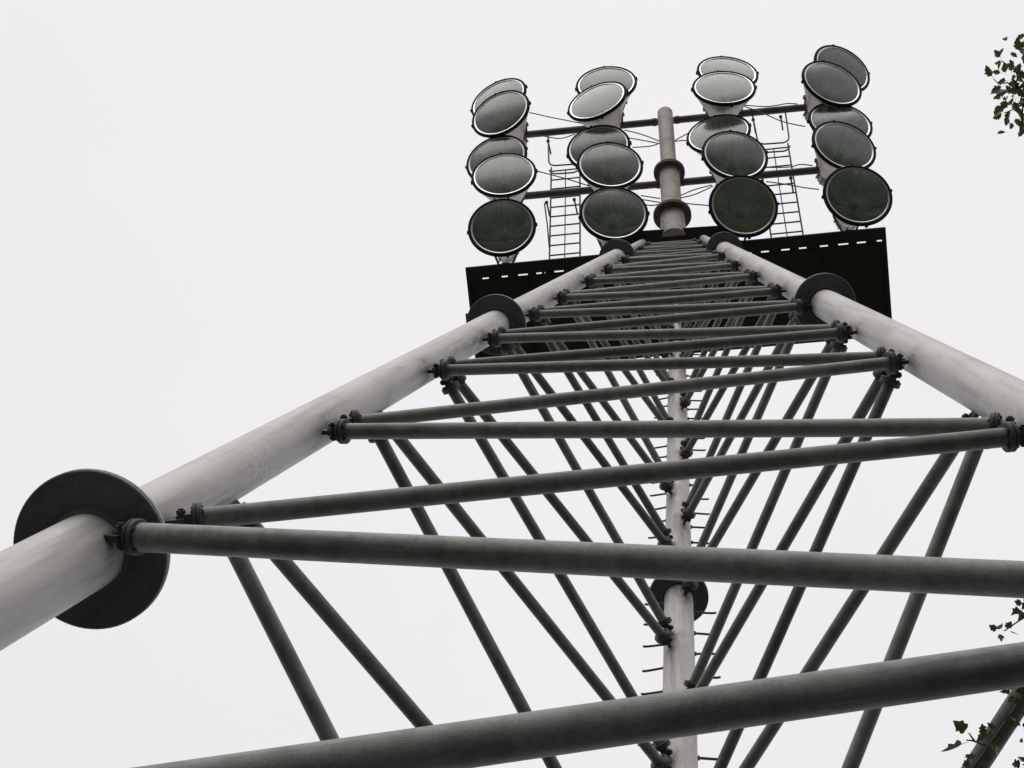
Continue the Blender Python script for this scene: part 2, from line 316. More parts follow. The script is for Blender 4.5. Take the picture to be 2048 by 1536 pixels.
def brace(i, si, j, sj, oQ=(0, 0, 0)):
    P, Q = leg(i, si), leg(j, sj) + Vector(oQ); d = (Q - P).normalized(); sm = min(si, sj)
    if sm > 13.2 and 'B' in (i, j): r, k = (0.036 if 'R' in (i, j) else 0.031), 0.98
    elif sm > 13.2: r, k = 0.0425, 1.0001
    elif sm > 12.55 and 'B' not in (i, j): r, k = 0.034, 0.98
    elif sm > 5.5: r, k = 0.0305, 1.0
    else: r, k = 0.0205, 0.66
    off = 0.0 if sm > 5.5 else -0.045      # thinner legs near the top
    a0 = 0.212 + off; Ln = (Q - P).length - 2 * a0
    b = MB(); b.lathe([(r * 0.8, -0.004), (r, 0.0), (r, 0.0)] + [(r, Ln * t / 6) for t in range(1, 6)] + [(r, Ln), (r, Ln), (r * 0.8, Ln + 0.004)], 28, None, True, True)
    ldir = (leg(i, SP) - leg(i, SG)).normalized()
    o = put('brace', b.mesh('brace', M['brace']), tower, frame(P + d * a0, d, ldir))
    for p, dd in ((P, d), (Q, -d)):
        MW = frame(p + dd * off, dd, ldir)
        put('end_bracket', ENDS[k][0], o, MW); put('end_flange', ENDS[k][1], o, MW)
    return o
braces = {}
for fc, (i, j, a, b_) in A.items():
    for n in range(len(a)):
        # a[n] -> b_[n] -> a[n+1]
        braces[fc, n, 0] = brace(i, a[n] - (0.07 if fc == 'LR' and n == 2 else 0.032), j, b_[n] + 0.035)
        if n + 1 < len(a): braces[fc, n, 1] = brace(j, b_[n] - 0.03, i, a[n + 1] + (0.150 if fc == 'LR' and n == 1 else 0.035), (0, -0.058, 0) if fc == 'LR' and n == 1 else (0, 0, 0))

# top plate: rounded triangle over the three legs
zt = APEX_Z - SP * SC
def rounded(pts, r, n=8):
    res = []; m = len(pts)
    for q in range(m):
        p = Vector(pts[q]); a = (Vector(pts[q - 1]) - p).normalized(); c = (Vector(pts[(q + 1) % m]) - p).normalized()
        half = a.angle(c) / 2; t = r / math.tan(half); cen = p + (a + c).normalized() * (r / math.sin(half))
        s0 = p + a * t - cen; s1 = p + c * t - cen
        for k in range(n + 1): res.append(cen + (s0.lerp(s1, k / n)).normalized() * r)
    return res
def slab(b, pts, z0, z1, mi=0):
    n = len(pts); vs_ = [(p[0], p[1], z0) for p in pts] + [(p[0], p[1], z1) for p in pts]
    b.add(vs_, [tuple(reversed(range(n))), tuple(range(n, 2 * n))], False, mi)
    b.add(vs_, [(k, (k + 1) % n, n + (k + 1) % n, n + k) for k in range(n)], False, mi)
b = MB(); slab(b, rounded([(-0.86, -0.40, 0), (0.86, -0.40, 0), (0.0, 1.02, 0)], 0.16), zt, zt + 0.05)
put('top_plate', b.mesh('top_plate', M['platform']), tower)

# ------------------------------------------------------------------ head: leaning light frame
O = Vector((0.010, -0.432, 25.0)); HX = Vector((0.99956, -0.02967, 0)); HV = Vector((-0.0157, -0.5297, 0.8480)); HN = Vector((0.0252, 0.8477, 0.5299))
HY = Vector((0.02967, 0.99956, 0))
def H(u, v, n): return O + HX * u + HV * v + HN * n
# maintenance platform (flat, behind the light frame)
ZP = 24.80
def PT(u, y, z): return HX * u + HY * y + Vector((0, 0, z))
PR = Matrix((HX, HY, Vector((0, 0, 1)))).transposed()
plat = bpy.data.objects.new('platform', None)
b = MB()
for k in range(7): b.box(PT(-2.45 + k * 0.817, 0.68, ZP + 0.10), (0.03, 0.60, 0.035), PR)
plat = put('platform', b.mesh('platform', M['platform']), tower)
U0, U1, Y0, Y1 = -2.865, 2.845, -0.137, 1.33
npan = 7; pw = (U1 - U0 - 0.10) / npan
for k in range(npan):
    b = MB(); u = U0 + 0.05 + pw * (k + 0.5); b.box(PT(u, (0.046 + Y1 - 0.05) / 2, ZP + 0.036 + 0.0003 * (k % 2)), (pw / 2 + 0.0005, (Y1 - 0.05 - 0.046) / 2, 0.004), PR)
    for e in (-1, 1): b.box(PT(u + e * (pw / 2 - 0.02), 0.66, ZP + 0.022), (0.012, 0.6, 0.0095), PR)
    put('floor_panel', b.mesh('floor_panel', M['platform']), plat)
def beam(name, u0, u1, y0, y1, z0=0.0, z1=0.11):
    b = MB(); b.box(PT((u0 + u1) / 2, (y0 + y1) / 2, ZP + (z0 + z1) / 2), ((u1 - u0) / 2, (y1 - y0) / 2, (z1 - z0) / 2), PR); return put(name, b.mesh(name, M['platform']), plat)
beam('edge_beam', U0, U1, Y0, 0.024); beam('edge_beam', U0, U1, Y1 - 0.05, Y1); beam('edge_beam', U0, U0 + 0.05, 0.024, Y1 - 0.05, 0.002); beam('edge_beam', U1 - 0.05, U1, 0.024, Y1 - 0.05, 0.002)
beam('side_bracket', U0 - 0.07, U0 - 0.002, 0.50, 0.74, 0.01, 0.06)
u = U0 + 0.05; tb = MB()
lst = []
for k in range(22):
    c = -2.72 + k * 0.2555 + random.uniform(-.012, .012); h = 0.060 + random.choice((0, 0, .012, .024)) + random.uniform(-.008, .012); lst.append((c, h))
lst.append((-1.80, 0.02)); lst.append((1.80, 0.018))
for c, h in lst:
    if abs(c) > 2.79: continue
    b = MB(); b.box(PT(c, 0.035, ZP + 0.02), (h, 0.0105, 0.014), PR); put('bridge_tab', b.mesh('bridge_tab', M['platform']), plat)

# pole with flanges
def tubeuv(b, p, q, r, n=32): b.cyl(p, q, r, None, n)
b = MB(); b.cyl(H(0, -0.30, 0), H(0, 0.22, 0), 0.168, None, 40); b.cyl(H(0, 0.22, 0), H(0, 1.27, 0), 0.142, None, 40); b.cyl(H(0, 1.27, 0), H(0, 2.84, 0), 0.113, None, 40)
b.lathe([(0.113, 0), (0.108, 0.012), (0.085, 0.03), (0.0, 0.04)], 40, frame(H(0, 2.84, 0), HV), True, False)
pole = put('pole', b.mesh('pole', M['pole']), tower)
for v, R in ((0.22, 0.262), (1.27, 0.222)):
    b = MB()
    for z0 in (-0.03, 0.002): b.lathe([(0.1, z0), (R - .004, z0), (R - .004, z0), (R, z0 + .004), (R, z0 + .024), (R - .004, z0 + .028), (R - .004, z0 + .028), (0.1, z0 + .028)], 56, frame(H(0, v, 0), HV), False, False)
    for q in range(8):
        a = q * PI / 4; p = H(0, v, 0) + HX * math.cos(a) * R * .86 + HN * math.sin(a) * R * .86; b.cyl(p - HV * .045, p + HV * .045, 0.012, None, 6)
    put('pole_flange', b.mesh('pole_flange', M['fit']), pole)

# crossbars
BARS = {}
for key, v, n, u0, u1 in ((2, 2.88, 0.165, -2.28, 2.30), (1, 1.285, 0.195, -2.28, 2.34)):
    b = MB(); b.cyl(H(u0, v + (.03 if key == 2 else .05), n), H(u1, v - (.03 if key == 2 else .05), n), 0.054, None, 24)
    o = put('crossbar', b.mesh('crossbar', M['bar']), tower); BARS[key] = (v, n)
    o['label'] = 'upper tubular crossbar' if key == 2 else 'lower tubular crossbar'
    for e in (-0.17, 0.17):
        c = MB(); pc = H(e, v, n); c.lathe([(0.054, -0.032), (0.062, -0.03), (0.062, 0.03), (0.054, 0.032)], 20, frame(pc, HX))
        put('clamp', c.mesh('clamp', M['fit']), o)

# ladders behind the crossbars
def ladder(u0, u1, v0, v1, lab):
    um = (u0 + u1) / 2; b = MB()
    o = MB(); 
    rails = []
    root = None
    for u, r in ((u0, 0.0125), (u1, 0.0125), (um, 0.008)):
        q = MB(); q.cyl(H(u, v0, 0.40), H(u, v1 if u != um else v1 - 0.12, 0.40), r, None, 10)
        if root is None:
            root = put('ladder', q.mesh('rail', M['wire']), tower); root['label'] = lab
        else: put('rail', q.mesh('rail', M['wire']), root)
    v = v0 + 0.10
    while v < v1:
        q = MB(); q.cyl(H(u0, v, 0.40), H(u1, v, 0.40), 0.0115, None, 8); put('rung', q.mesh('rung', M['wire']), root); v += 0.232
    # U-shaped guard hanging from the upper crossbar and its stand-offs
    for dn, dv in ((0.20, 0.0), (0.28, -0.10)):
        pts = [H(u0 - .03, 2.84, dn if dn < .25 else .40), H(u0 - .01, 2.16 + dv, dn), H(u0 + .015, 2.08 + dv, dn), H(u0 + .08, 2.045 + dv, dn), H(u1 - .08, 2.03 + dv, dn), H(u1 - .015, 2.07 + dv, dn), H(u1 + .01, 2.15 + dv, dn), H(u1 + .02, 2.80, dn if dn < .25 else .40)]
        q = MB(); q.sweep(pts if dn < .25 else pts[1:-1], 0.0125, 8); put('guard_hoop', q.mesh('guard_hoop', M['wire']), root)
    for v in (1.12, 2.72):
        for u in (u0 - 0.03, u1 - 0.06):
            q = MB(); q.cyl(H(u, v, 0.17), H(u + .02, v - .06, 0.40), 0.012, None, 8); q.lathe([(0.0, -.03), (0.026, -.012), (0.026, .012), (0.0, .03)], 10, frame(H(u, v, 0.2), HV), True, False)
            put('standoff', q.mesh('standoff', M['wire']), root)
    q = MB(); q.sweep([H(u0 - .06, 1.10, .20), H(u0 - .03, .75, .32), H(u0 - .005, .3, .39)], .010, 8); put('standoff', q.mesh('standoff', M['wire']), root)
ladder(-1.755, -1.325, -0.22, 2.30, 'left ladder with slim centre rail')
ladder(1.32, 1.755, -0.22, 2.30, 'right ladder with slim centre rail')

# cables strung between the pole and the lamps
CABLES = [[[-2.109, -2.097, 27.953], [-1.794, -2.006, 27.793], [-1.522, -1.935, 27.665], [-1.215, -1.854, 27.521]],
 [[-0.649, -1.733, 27.301], [-0.39, -1.65, 27.156], [-0.142, -1.54, 26.969]],
 [[-0.584, -1.614, 27.107], [-0.37, -1.563, 27.016], [-0.136, -1.505, 26.911]],
 [[-0.534, -1.476, 26.884], [-0.291, -1.476, 26.873], [-0.158, -1.499, 26.904]],
 [[-1.938, -1.244, 26.58], [-1.713, -1.175, 26.459], [-1.49, -1.106, 26.338], [-1.16, -0.991, 26.139]],
 [[0.093, -1.531, 26.943], [0.198, -1.58, 27.016], [0.356, -1.647, 27.116]],
 [[0.092, -1.517, 26.92], [0.209, -1.523, 26.924], [0.383, -1.497, 26.874]],
 [[-0.424, -0.82, 25.831], [-0.297, -0.793, 25.781], [-0.157, -0.765, 25.729]],
 [[-0.411, -0.768, 25.746], [-0.285, -0.741, 25.696], [-0.159, -0.714, 25.647]],
 [[-0.384, -0.702, 25.639], [-0.273, -0.682, 25.602], [-0.146, -0.694, 25.615]],
 [[0.132, -0.786, 25.749], [0.339, -0.851, 25.843], [0.581, -0.894, 25.901]],
 [[0.13, -0.754, 25.698], [0.349, -0.792, 25.748], [0.594, -0.88, 25.878]],
 [[0.147, -0.689, 25.593], [0.34, -0.658, 25.534], [0.532, -0.633, 25.486]],
 [[1.107, -1.963, 27.585], [1.388, -1.839, 27.374], [1.675, -1.688, 27.119], [1.986, -1.595, 26.955]],
 [[1.335, -0.892, 25.862], [1.618, -0.835, 25.757], [1.837, -0.782, 25.662], [2.043, -0.744, 25.591]],
 [[1.1, -1.97, 27.598], [1.435, -1.923, 27.507], [1.605, -1.925, 27.502], [1.783, -1.941, 27.519], [1.927, -1.923, 27.483]],
 [[1.414, -1.071, 26.145], [1.692, -1.06, 26.113], [1.835, -1.084, 26.144], [2.006, -1.059, 26.097]],
 [[-2.077, -1.747, 27.391], [-1.886, -1.734, 27.361], [-1.618, -1.679, 27.26], [-1.393, -1.728, 27.328]]]
for c in CABLES:
    pts = [Vector(p) for p in c]; fine = []
    for q in range(len(pts) - 1):
        p0 = pts[max(q - 1, 0)]; p1 = pts[q]; p2 = pts[q + 1]; p3 = pts[min(q + 2, len(pts) - 1)]
        for k in range(5):
            t = k / 5; fine.append(0.5 * ((2 * p1) + (p2 - p0) * t + (2 * p0 - 5 * p1 + 4 * p2 - p3) * t * t + (3 * p1 - p0 - 3 * p2 + p3) * t ** 3))
    fine.append(pts[-1]); q = MB(); q.sweep(fine, 0.0085, 6); put('cable', q.mesh('cable', M['cable']), tower)

# ------------------------------------------------------------------ floodlights
RL = 0.466
def lamp_meshes():
    R = RL; d = {}
    b = MB(); prof = []
    for k in range(17):                                   # black rim ring
        a = 2 * PI * k / 16; prof.append((R - 0.016 + 0.022 * math.cos(a), -0.010 + 0.030 * math.sin(a)))
    b.lathe(prof, 72, None, True, False)
    d['rim'] = b.mesh('rim', M['rim'])
    b = MB(); b.box((R + 0.007, 0, -0.018), (0.013, 0.017, 0.024)); b.cyl((R + 0.012, 0, -0.045), (R + 0.012, 0, 0.014), 0.008, None, 8); d['latch'] = b.mesh('latch', M['rim'])
    b = MB(); b.lathe([(R - 0.034, 0.008), (R - 0.037, 0.0085), (R - 0.052, 0.007), (R - 0.058, 0.001), (R - 0.060, -0.008)], 72, None, True, False); d['lip'] = b.mesh('lip', M['lip'])
    b = MB(); pr = []                                     # reflector bowl, inside
    for k in range(15):
        t = k / 14; r = (R - 0.062) * (1 - t) + 0.055 * t; zz = -0.006 - 0.27 * (1 - (r / (R - 0.062)) ** 2.0) if r > 0.0 else -0.276
        pr.append((r, zz))
    pr += [(0.055, -0.36), (0.055, -0.36), (0.0, -0.365)]
    b.lathe(pr, 64, None, True, False); d['reflector'] = b.mesh('reflector', M['mirror'])
    b = MB(); b.lathe([(R - 0.02, -0.02), (R - 0.03, -0.05), (R - 0.075, -0.14), (R - 0.17, -0.30), (0.215, -0.44), (0.175, -0.53), (0.165, -0.55), (0.165, -0.55), (0.0, -0.555)], 64, None, True, False)
    d['housing'] = b.mesh('housing', M['cone'])
    b = MB(); b.lathe([(0.135, -0.535), (0.14, -0.56), (0.14, -0.70), (0.13, -0.72), (0.13, -0.72), (0.0, -0.725)], 32, None, True, False)
    for q in range(8):
        a = q * PI / 4; c = Vector((math.cos(a), math.sin(a), 0)); b.box(c * 0.145 + Vector((0, 0, -0.63)), (0.02, 0.006, 0.07), Matrix.Rotation(a, 3, 'Z'))
    d['neck'] = b.mesh('neck', M['neck'])
    b = MB(); ra = R - 0.056                                # slightly domed front glass
    b.lathe([(ra * (1 - k / 10), 0.0015 + 0.036 * (1 - (1 - k / 10) ** 2)) for k in range(10)] + [(0.0, 0.0375)], 64, None, True, False); d['glass'] = b.mesh('glass', M['glass'])
    b = MB(); b.lathe([(0.0, -0.15), (0.02, -0.155), (0.03, -0.18), (0.03, -0.25), (0.022, -0.28), (0.02, -0.36)], 20, None, True, False); d['bulb'] = b.mesh('bulb', M['bulb'])
    return d
LM = lamp_meshes()
LAMPS = [
    ('1b', 2, (-2.583, -2.338, 28.059), (-0.313, -0.758, -0.572), 0.482), 
    ('1f', 2, (-2.482, -2.118, 27.252), (-0.278, -0.708, -0.649), 0.468), 
    ('1b', 1, (-2.526, -1.459, 26.637), (-0.187, -0.704, -0.685), 0.456), 
    ('1f', 1, (-2.353, -1.249, 25.879), (0.003, -0.786, -0.619), 0.464), 
    ('1', 0, (-2.314, -0.58, 24.764), (0.022, -0.611, -0.791), 0.472), 
    ('2b', 2, (-0.91, -2.44, 28.087), (-0.008, -0.82, -0.572), 0.479), 
    ('2f', 2, (-1.029, -2.192, 27.283), (-0.279, -0.818, -0.503), 0.477), 
    ('2b', 1, (-1.02, -1.518, 26.636), (-0.071, -0.738, -0.671), 0.460), 
    ('2f', 1, (-0.835, -1.277, 25.88), (0.141, -0.738, -0.661), 0.457), 
    ('2', 0, (-0.775, -0.656, 24.794), (0.129, -0.672, -0.729), 0.465), 
    ('3b', 2, (0.941, -2.471, 28.075), (0.186, -0.84, -0.51), 0.479), 
    ('3f', 2, (0.854, -2.241, 27.238), (0.08, -0.848, -0.523), 0.472), 
    ('3b', 1, (0.726, -1.592, 26.659), (-0.138, -0.833, -0.535), 0.471), 
    ('3f', 1, (0.923, -1.292, 25.845), (0.205, -0.703, -0.681), 0.463), 
    ('3', 0, (0.971, -0.641, 24.783), (0.168, -0.507, -0.845), 0.465), 
    ('4b', 2, (2.653, -2.398, 28.03), (0.46, -0.626, -0.63), 0.482), 
    ('4f', 2, (2.42, -2.186, 27.19), (0.382, -0.692, -0.613), 0.470), 
    ('4b', 1, (2.47, -1.613, 26.65), (0.237, -0.777, -0.583), 0.463), 
    ('4f', 1, (2.436, -1.311, 25.849), (0.333, -0.68, -0.653), 0.467), 
    ('4', 0, (2.486, -0.679, 24.741), (0.19, -0.563, -0.804), 0.467), 
]
colname = {'1': 'leftmost column', '2': 'second column from the left', '3': 'third column from the left', '4': 'rightmost column'}
for n, row, c, nn, _r in LAMPS:
    c = Vector(c); nn = Vector(nn).normalized()
    xax = HX - nn * HX.dot(nn); MW = frame(c, nn, xax)
    root = bpy.data.objects.new('floodlight', None); COL.objects.link(root); root.matrix_basis = MW; WORLD[root] = MW; root.empty_display_size = 0.2
    where = colname[n[0]]
    if row == 0: lab = 'dark glassy floodlight of the bottom row above the platform edge, ' + where
    else:
        lab = 'round floodlight on the %s crossbar, %s one of its pair, %s' % ({2: 'upper', 1: 'lower'}[row], 'rear' if n[1] == 'b' else 'front', where)
    tag(root, lab, 'floodlight', 'floodlights on the tower head')
    made = {part: put(part, LM[part], root, MW) for part in ('rim', 'lip', 'reflector', 'housing', 'neck', 'glass', 'bulb')}
    for q in range(4): put('latch', LM['latch'], made['rim'], MW @ Matrix.Rotation(q * PI / 2 + 0.12 + random.uniform(-.1, .1), 4, 'Z'))
    # yoke: strap round the back of the housing plus an arm to the bar or platform
    b = MB(); Mi = MW.inverted(); back = MW @ Vector((0, 0, -0.66))
    u, v, q_ = ((back - O).dot(HX), (back - O).dot(HV), (back - O).dot(HN))
    if row:
        bv, bn = BARS[row]; tgt = H(max(-2.2, min(2.25, u)), bv, bn)
        if n[1] == 'b': b.cyl(Mi @ tgt, Mi @ (back + (tgt - back) * 0.25), 0.03, None, 10); tgt = back + (tgt - back) * 0.25
        if (tgt - back).length < 0.16: tgt = back + (tgt - back).normalized() * 0.16
    else: tgt = PT((back).dot(HX), max(back.dot(HY) + 0.05, -0.08), ZP + 0.115)
    tl = Mi @ tgt; R3 = Matrix.Identity(3)
    side = 0.265
    for sx in (-1, 1):
        p0 = Vector((sx * side, 0, -0.36)); p1 = Vector((sx * 0.19, 0, -0.56)); p2 = tl + Vector((sx * 0.075, 0, 0))
        b.sweep([p0, p1, p1.lerp(p2, .5), p2], [0.017, 0.017, 0.017, 0.017], 6)
        b.cyl(p0 - Vector((sx * .03, 0, 0)), p0 + Vector((sx * .03, 0, 0)), 0.035, None, 12)
    b.cyl(tl - Vector((.09, 0, 0)), tl + Vector((.09, 0, 0)), 0.03, None, 10)
    b.box(tl, (0.05, 0.05, 0.05)); put('yoke', b.mesh('yoke', M['yoke']), root, MW)

# ------------------------------------------------------------------ plants
def leaf_mesh(name, m, kind, size=1.0, fold=0.25, seed=0):
    rd = random.Random(seed)
    half = {'ivy': [(0.08, -0.03), (0.24, -0.04), (0.42, 0.08), (0.36, 0.20), (0.30, 0.28), (0.40, 0.40), (0.43, 0.52), (0.28, 0.58), (0.18, 0.70), (0.10, 0.88)],
            'tree': [(0.06, 0.02), (0.18, 0.10), (0.30, 0.18), (0.24, 0.28), (0.34, 0.40), (0.36, 0.50), (0.25, 0.55), (0.28, 0.68), (0.17, 0.78), (0.12, 0.92)]}[kind]
    curl = rd.uniform(-.5, .25)
    def side(sg):
        return [(sg * x * rd.uniform(.82, 1.18), y * rd.uniform(.94, 1.06), abs(x) * fold * rd.uniform(.7, 1.3) + curl * y * y) for x, y in half]
    tip = (0, 1.0, curl); mid = [(0, y, curl * y * y - 0.03) for y in (0.75, 0.5, 0.25)]
    b = MB()
    for sg in (1, -1):
        ring = [(0, 0, 0)] + side(sg) + [tip] + mid
        c = [Vector(p) * size for p in ring]; n_ = len(c); idx = list(range(n_))
        # strips between the midrib and the edge
        mids = [0, n_ - 1, n_ - 2, n_ - 3, 11]; cuts = [1, 4, 6, 9, 11]
        fs = []
        for q in range(4):
            e = list(range(cuts[q], cuts[q + 1] + 1)); poly = [mids[q]] + e + ([mids[q + 1]] if mids[q + 1] not in e else [])
            fs.append(tuple(poly if sg > 0 else reversed(poly)))
        b.add(c, fs, True)
    b.sweep([(0, 0, 0), (0, -0.18 * size, -0.03 * size), (0.02 * size, -0.34 * size, -0.08 * size)], [0.014 * size, 0.012 * size, 0.012 * size], 4)
    return b.mesh(name, m)
IVY = [leaf_mesh('leaf', M['ivy'], 'ivy', 1, .15 + .12 * (k % 4), k) for k in range(6)]
TRL = [leaf_mesh('leaf', M['leaf'], 'tree', 1, .2 + .15 * (k % 4), 20 + k) for k in range(6)]
def rdir(rd): 
    while 1:
        p = Vector((rd.uniform(-1, 1), rd.uniform(-1, 1), rd.uniform(-1, 1)))
        if .05 < p.length < 1: return p.normalized()
def place_leaf(meshes, parent, base, outd, size, rd, name='leaf'):
    nrm = (rdir(rd) * .7 + Vector((0, -.2, 1.0))).normalized(); y = Vector(outd).normalized(); nrm = (nrm - y * nrm.dot(y)).normalized(); x = y.cross(nrm)
    MW = Matrix.Translation(Vector(base)) @ Matrix((x, y, nrm)).transposed().to_4x4() @ Matrix.Diagonal((size, size, size * rd.uniform(.6, 1.6), 1))
    MW = MW @ Matrix.Translation((0, 0.3, 0))
    return put(name, rd.choice(meshes), parent, MW)

# ivy climbing the right leg and creeping along the braces beside it
rd = random.Random(3)
b = MB(); pts = []
for k in range(40):
    z = 0.0 + 7.6 * k / 39; s = (APEX_Z - z) / SC; a = 0.6 * math.sin(z * 1.3) + 0.4
    pts.append(leg('R', s) + Vector((math.cos(a), math.sin(a), 0)) * 0.128)
ivy = bpy.data.objects.new('ivy_vine', None); COL.objects.link(ivy); WORLD[ivy] = Matrix.Translation((pts[0].x, pts[0].y, 0)); ivy.matrix_basis = WORLD[ivy]
tag(ivy, 'ivy with small dark lobed leaves creeping along the tower braces at lower right', 'ivy')
b.sweep(pts, [0.016 - 0.010 * k / 39 for k in range(40)], 6); put('stem', b.mesh('stem', M['bark']), ivy)
fol = MB()
for k in range(260):
    p = rd.choice(pts); o = rdir(rd); o.z = abs(o.z) * .4; q = p + o * rd.uniform(.02, .10); s = rd.uniform(.05, .09)
    y = o.normalized(); nrm = (rdir(rd) * .5 + Vector((0, 0, 1))).normalized(); nrm = (nrm - y * nrm.dot(y)).normalized(); x = y.cross(nrm)
    me = rd.choice(IVY); R4 = Matrix.Translation(q) @ Matrix((x, y, nrm)).transposed().to_4x4() @ Matrix.Scale(s, 4)
    fol.add([R4 @ v_.co for v_ in me.vertices], [tuple(p_.vertices) for p_ in me.polygons], True)
fo = put('foliage', fol.mesh('foliage', M['ivy']), ivy); fo['kind'] = 'stuff'
IV = [
((0.99, -0.122, 6.568), (-0.88, 0.47, -0.09), 0.087),
((1.0, -0.138, 6.592), (-0.78, -0.59, 0.2), 0.06),
((1.041, -0.136, 6.576), (-0.15, -0.97, 0.2), 0.039),
((1.05, -0.132, 6.576), (-0.74, -0.67, -0.04), 0.033),
((1.047, -0.127, 6.575), (0.58, -0.58, 0.58), 0.03),
((1.132, -0.274, 6.557), (-0.29, -0.91, 0.29), 0.05),
((1.142, -0.279, 6.559), (0.41, -0.68, 0.61), 0.05),
((1.123, -0.269, 6.555), (-0.94, -0.29, 0.18), 0.039),
((1.156, -0.281, 6.561), (0.57, -0.69, 0.44), 0.048),
((1.138, -0.282, 6.508), (0.92, 0.18, -0.35), 0.044),
((1.123, -0.277, 6.506), (0.43, 0.84, 0.33), 0.038),
((1.126, -0.28, 6.506), (-0.8, 0.51, -0.33), 0.032),
((1.01, -0.061, 6.561), (-0.64, -0.64, -0.41), 0.051),
((1.001, -0.056, 6.559), (-0.84, -0.08, -0.54), 0.042),
((1.005, -0.069, 6.51), (-0.41, 0.55, -0.73), 0.045),
((1.014, -0.071, 6.512), (0.88, -0.37, -0.28), 0.039),
((1.142, -0.209, 6.497), (0.62, 0.74, 0.25), 0.044),
((1.136, -0.207, 6.496), (-0.83, 0.22, -0.52), 0.035),
((1.14, -0.218, 6.498), (0.55, -0.69, -0.47), 0.038),
((1.148, -0.2, 6.496), (0.42, 0.87, 0.28), 0.038),
((1.118, -0.408, 6.73), (-0.82, -0.57, 0.07), 0.034),
((1.13, -0.41, 6.731), (-0.32, -0.82, -0.47), 0.037),
((1.142, -0.409, 6.733), (0.35, -0.8, -0.49), 0.037),
((1.151, -0.404, 6.733), (0.78, 0.13, -0.61), 0.034),
((1.132, -0.401, 6.73), (-0.45, 0.73, -0.51), 0.034),
((1.084, -0.657, 6.154), (-0.69, 0.57, 0.45), 0.035),
((1.089, -0.651, 6.154), (-0.11, 0.86, 0.5), 0.035),
((1.095, -0.659, 6.156), (0.74, 0.63, 0.23), 0.038),
((1.09, -0.667, 6.156), (-0.77, -0.43, -0.47), 0.03),
((1.135, -0.079, 6.476), (-0.96, -0.2, -0.2), 0.044),
((1.144, -0.081, 6.477), (-0.59, -0.79, -0.16), 0.041),
((1.109, -0.676, 6.16), (-0.68, 0.52, -0.52), 0.041),
((1.183, -0.308, 6.517), (0.38, -0.82, -0.44), 0.05),
((1.208, -0.35, 6.527), (-0.53, -0.82, 0.21), 0.05),
((1.233, -0.406, 6.538), (0.68, -0.45, 0.58), 0.05),
((1.185, -0.206, 6.501), (0.59, 0.75, 0.31), 0.044),
((1.142, -0.151, 6.488), (-0.74, -0.07, -0.67), 0.024),
]
STEMS = [[(1.252, -0.398, 6.56), (1.172, -0.299, 6.535), (1.093, -0.195, 6.51), (1.023, -0.109, 6.488), (0.982, -0.06, 6.476)], [(1.054, -0.101, 6.572), (1.031, -0.11, 6.571), (1.006, -0.122, 6.57), (0.987, -0.125, 6.568)], [(1.013, -0.119, 6.57), (1.004, -0.133, 6.571), (0.997, -0.145, 6.573)], [(1.358, -0.499, 6.771), (1.257, -0.469, 6.755), (1.186, -0.436, 6.742), (1.136, -0.407, 6.731)], [(1.274, -0.731, 6.187), (1.177, -0.685, 6.169), (1.109, -0.666, 6.158), (1.086, -0.657, 6.154)], [(1.26, -0.113, 6.495), (1.186, -0.097, 6.484), (1.135, -0.079, 6.476)]]

for k, st_ in enumerate(STEMS):
    q = MB(); q.sweep(st_, [(0.006 if k == 0 else 0.0035) - 0.002 * t / len(st_) for t in range(len(st_))], 6); put('stem', q.mesh('stem', M['bark']), ivy)
for p, o_, s_ in IV: place_leaf(IVY, ivy, p, o_, s_ * 0.74, rd)
for k in range(7):
    t_ = rd.uniform(0, 2.999); q_ = Vector(STEMS[0][int(t_)]).lerp(Vector(STEMS[0][int(t_) + 1]), t_ % 1); place_leaf(IVY, ivy, q_ + rdir(rd) * .02, rdir(rd) + Vector((0, 0, -.4)), rd.uniform(.025, .05), rd)


# tree standing to the right, one branch reaching over the camera
TB = Vector((8.2, -4.6, 0)); TOP = Vector((7.6, -4.2, 12.5))
tree = bpy.data.objects.new('broadleaf_tree', None); COL.objects.link(tree); WORLD[tree] = Matrix.Translation(TB); tree.matrix_basis = WORLD[tree]
tag(tree, 'leafy broadleaf tree whose twig tip pokes in at the upper right edge', 'tree')
rt = random.Random(11)
b = MB(); tp = [TB.lerp(TOP, k / 12) + Vector((math.sin(k * .9) * .12, math.cos(k * .7) * .1, 0)) for k in range(13)]
b.sweep(tp, [0.30 - 0.021 * k for k in range(13)], 14)
tips = []
for k in range(26):
    t = rt.uniform(.35, .98); p = TB.lerp(TOP, t); a = rt.uniform(0, 2 * PI); ln = 3.9 * (1.15 - t * .75) * rt.uniform(.7, 1.05)
    d = Vector((math.cos(a), math.sin(a), rt.uniform(.25, .8))).normalized()
    if d.x < -.2: ln *= .8
    q = [p, p + d * ln * .35 + Vector((0, 0, .1)), p + d * ln * .7 + Vector((rt.uniform(-.2, .2), rt.uniform(-.2, .2), .25)), p + d * ln + Vector((0, 0, .2))]
    r0 = 0.11 * (1.2 - t); b.sweep(q, [r0, r0 * .7, r0 * .4, r0 * .15], 7)
    for w_ in (.45, .62, .8, .95, 1.0):
        f_ = w_ * 3; i_ = min(int(f_), 2); tips.append(q[i_].lerp(q[i_ + 1], f_ - i_))
        sd_ = rdir(rt) * rt.uniform(.5, 1.1); e_ = tips[-1] + sd_; b.sweep([tips[-1], tips[-1] + sd_ * .5 + Vector((0, 0, .05)), e_], [.018, .012, .005], 5); tips.append(e_)
put('trunk', b.mesh('trunk', M['bark']), tree)
cr = MB()
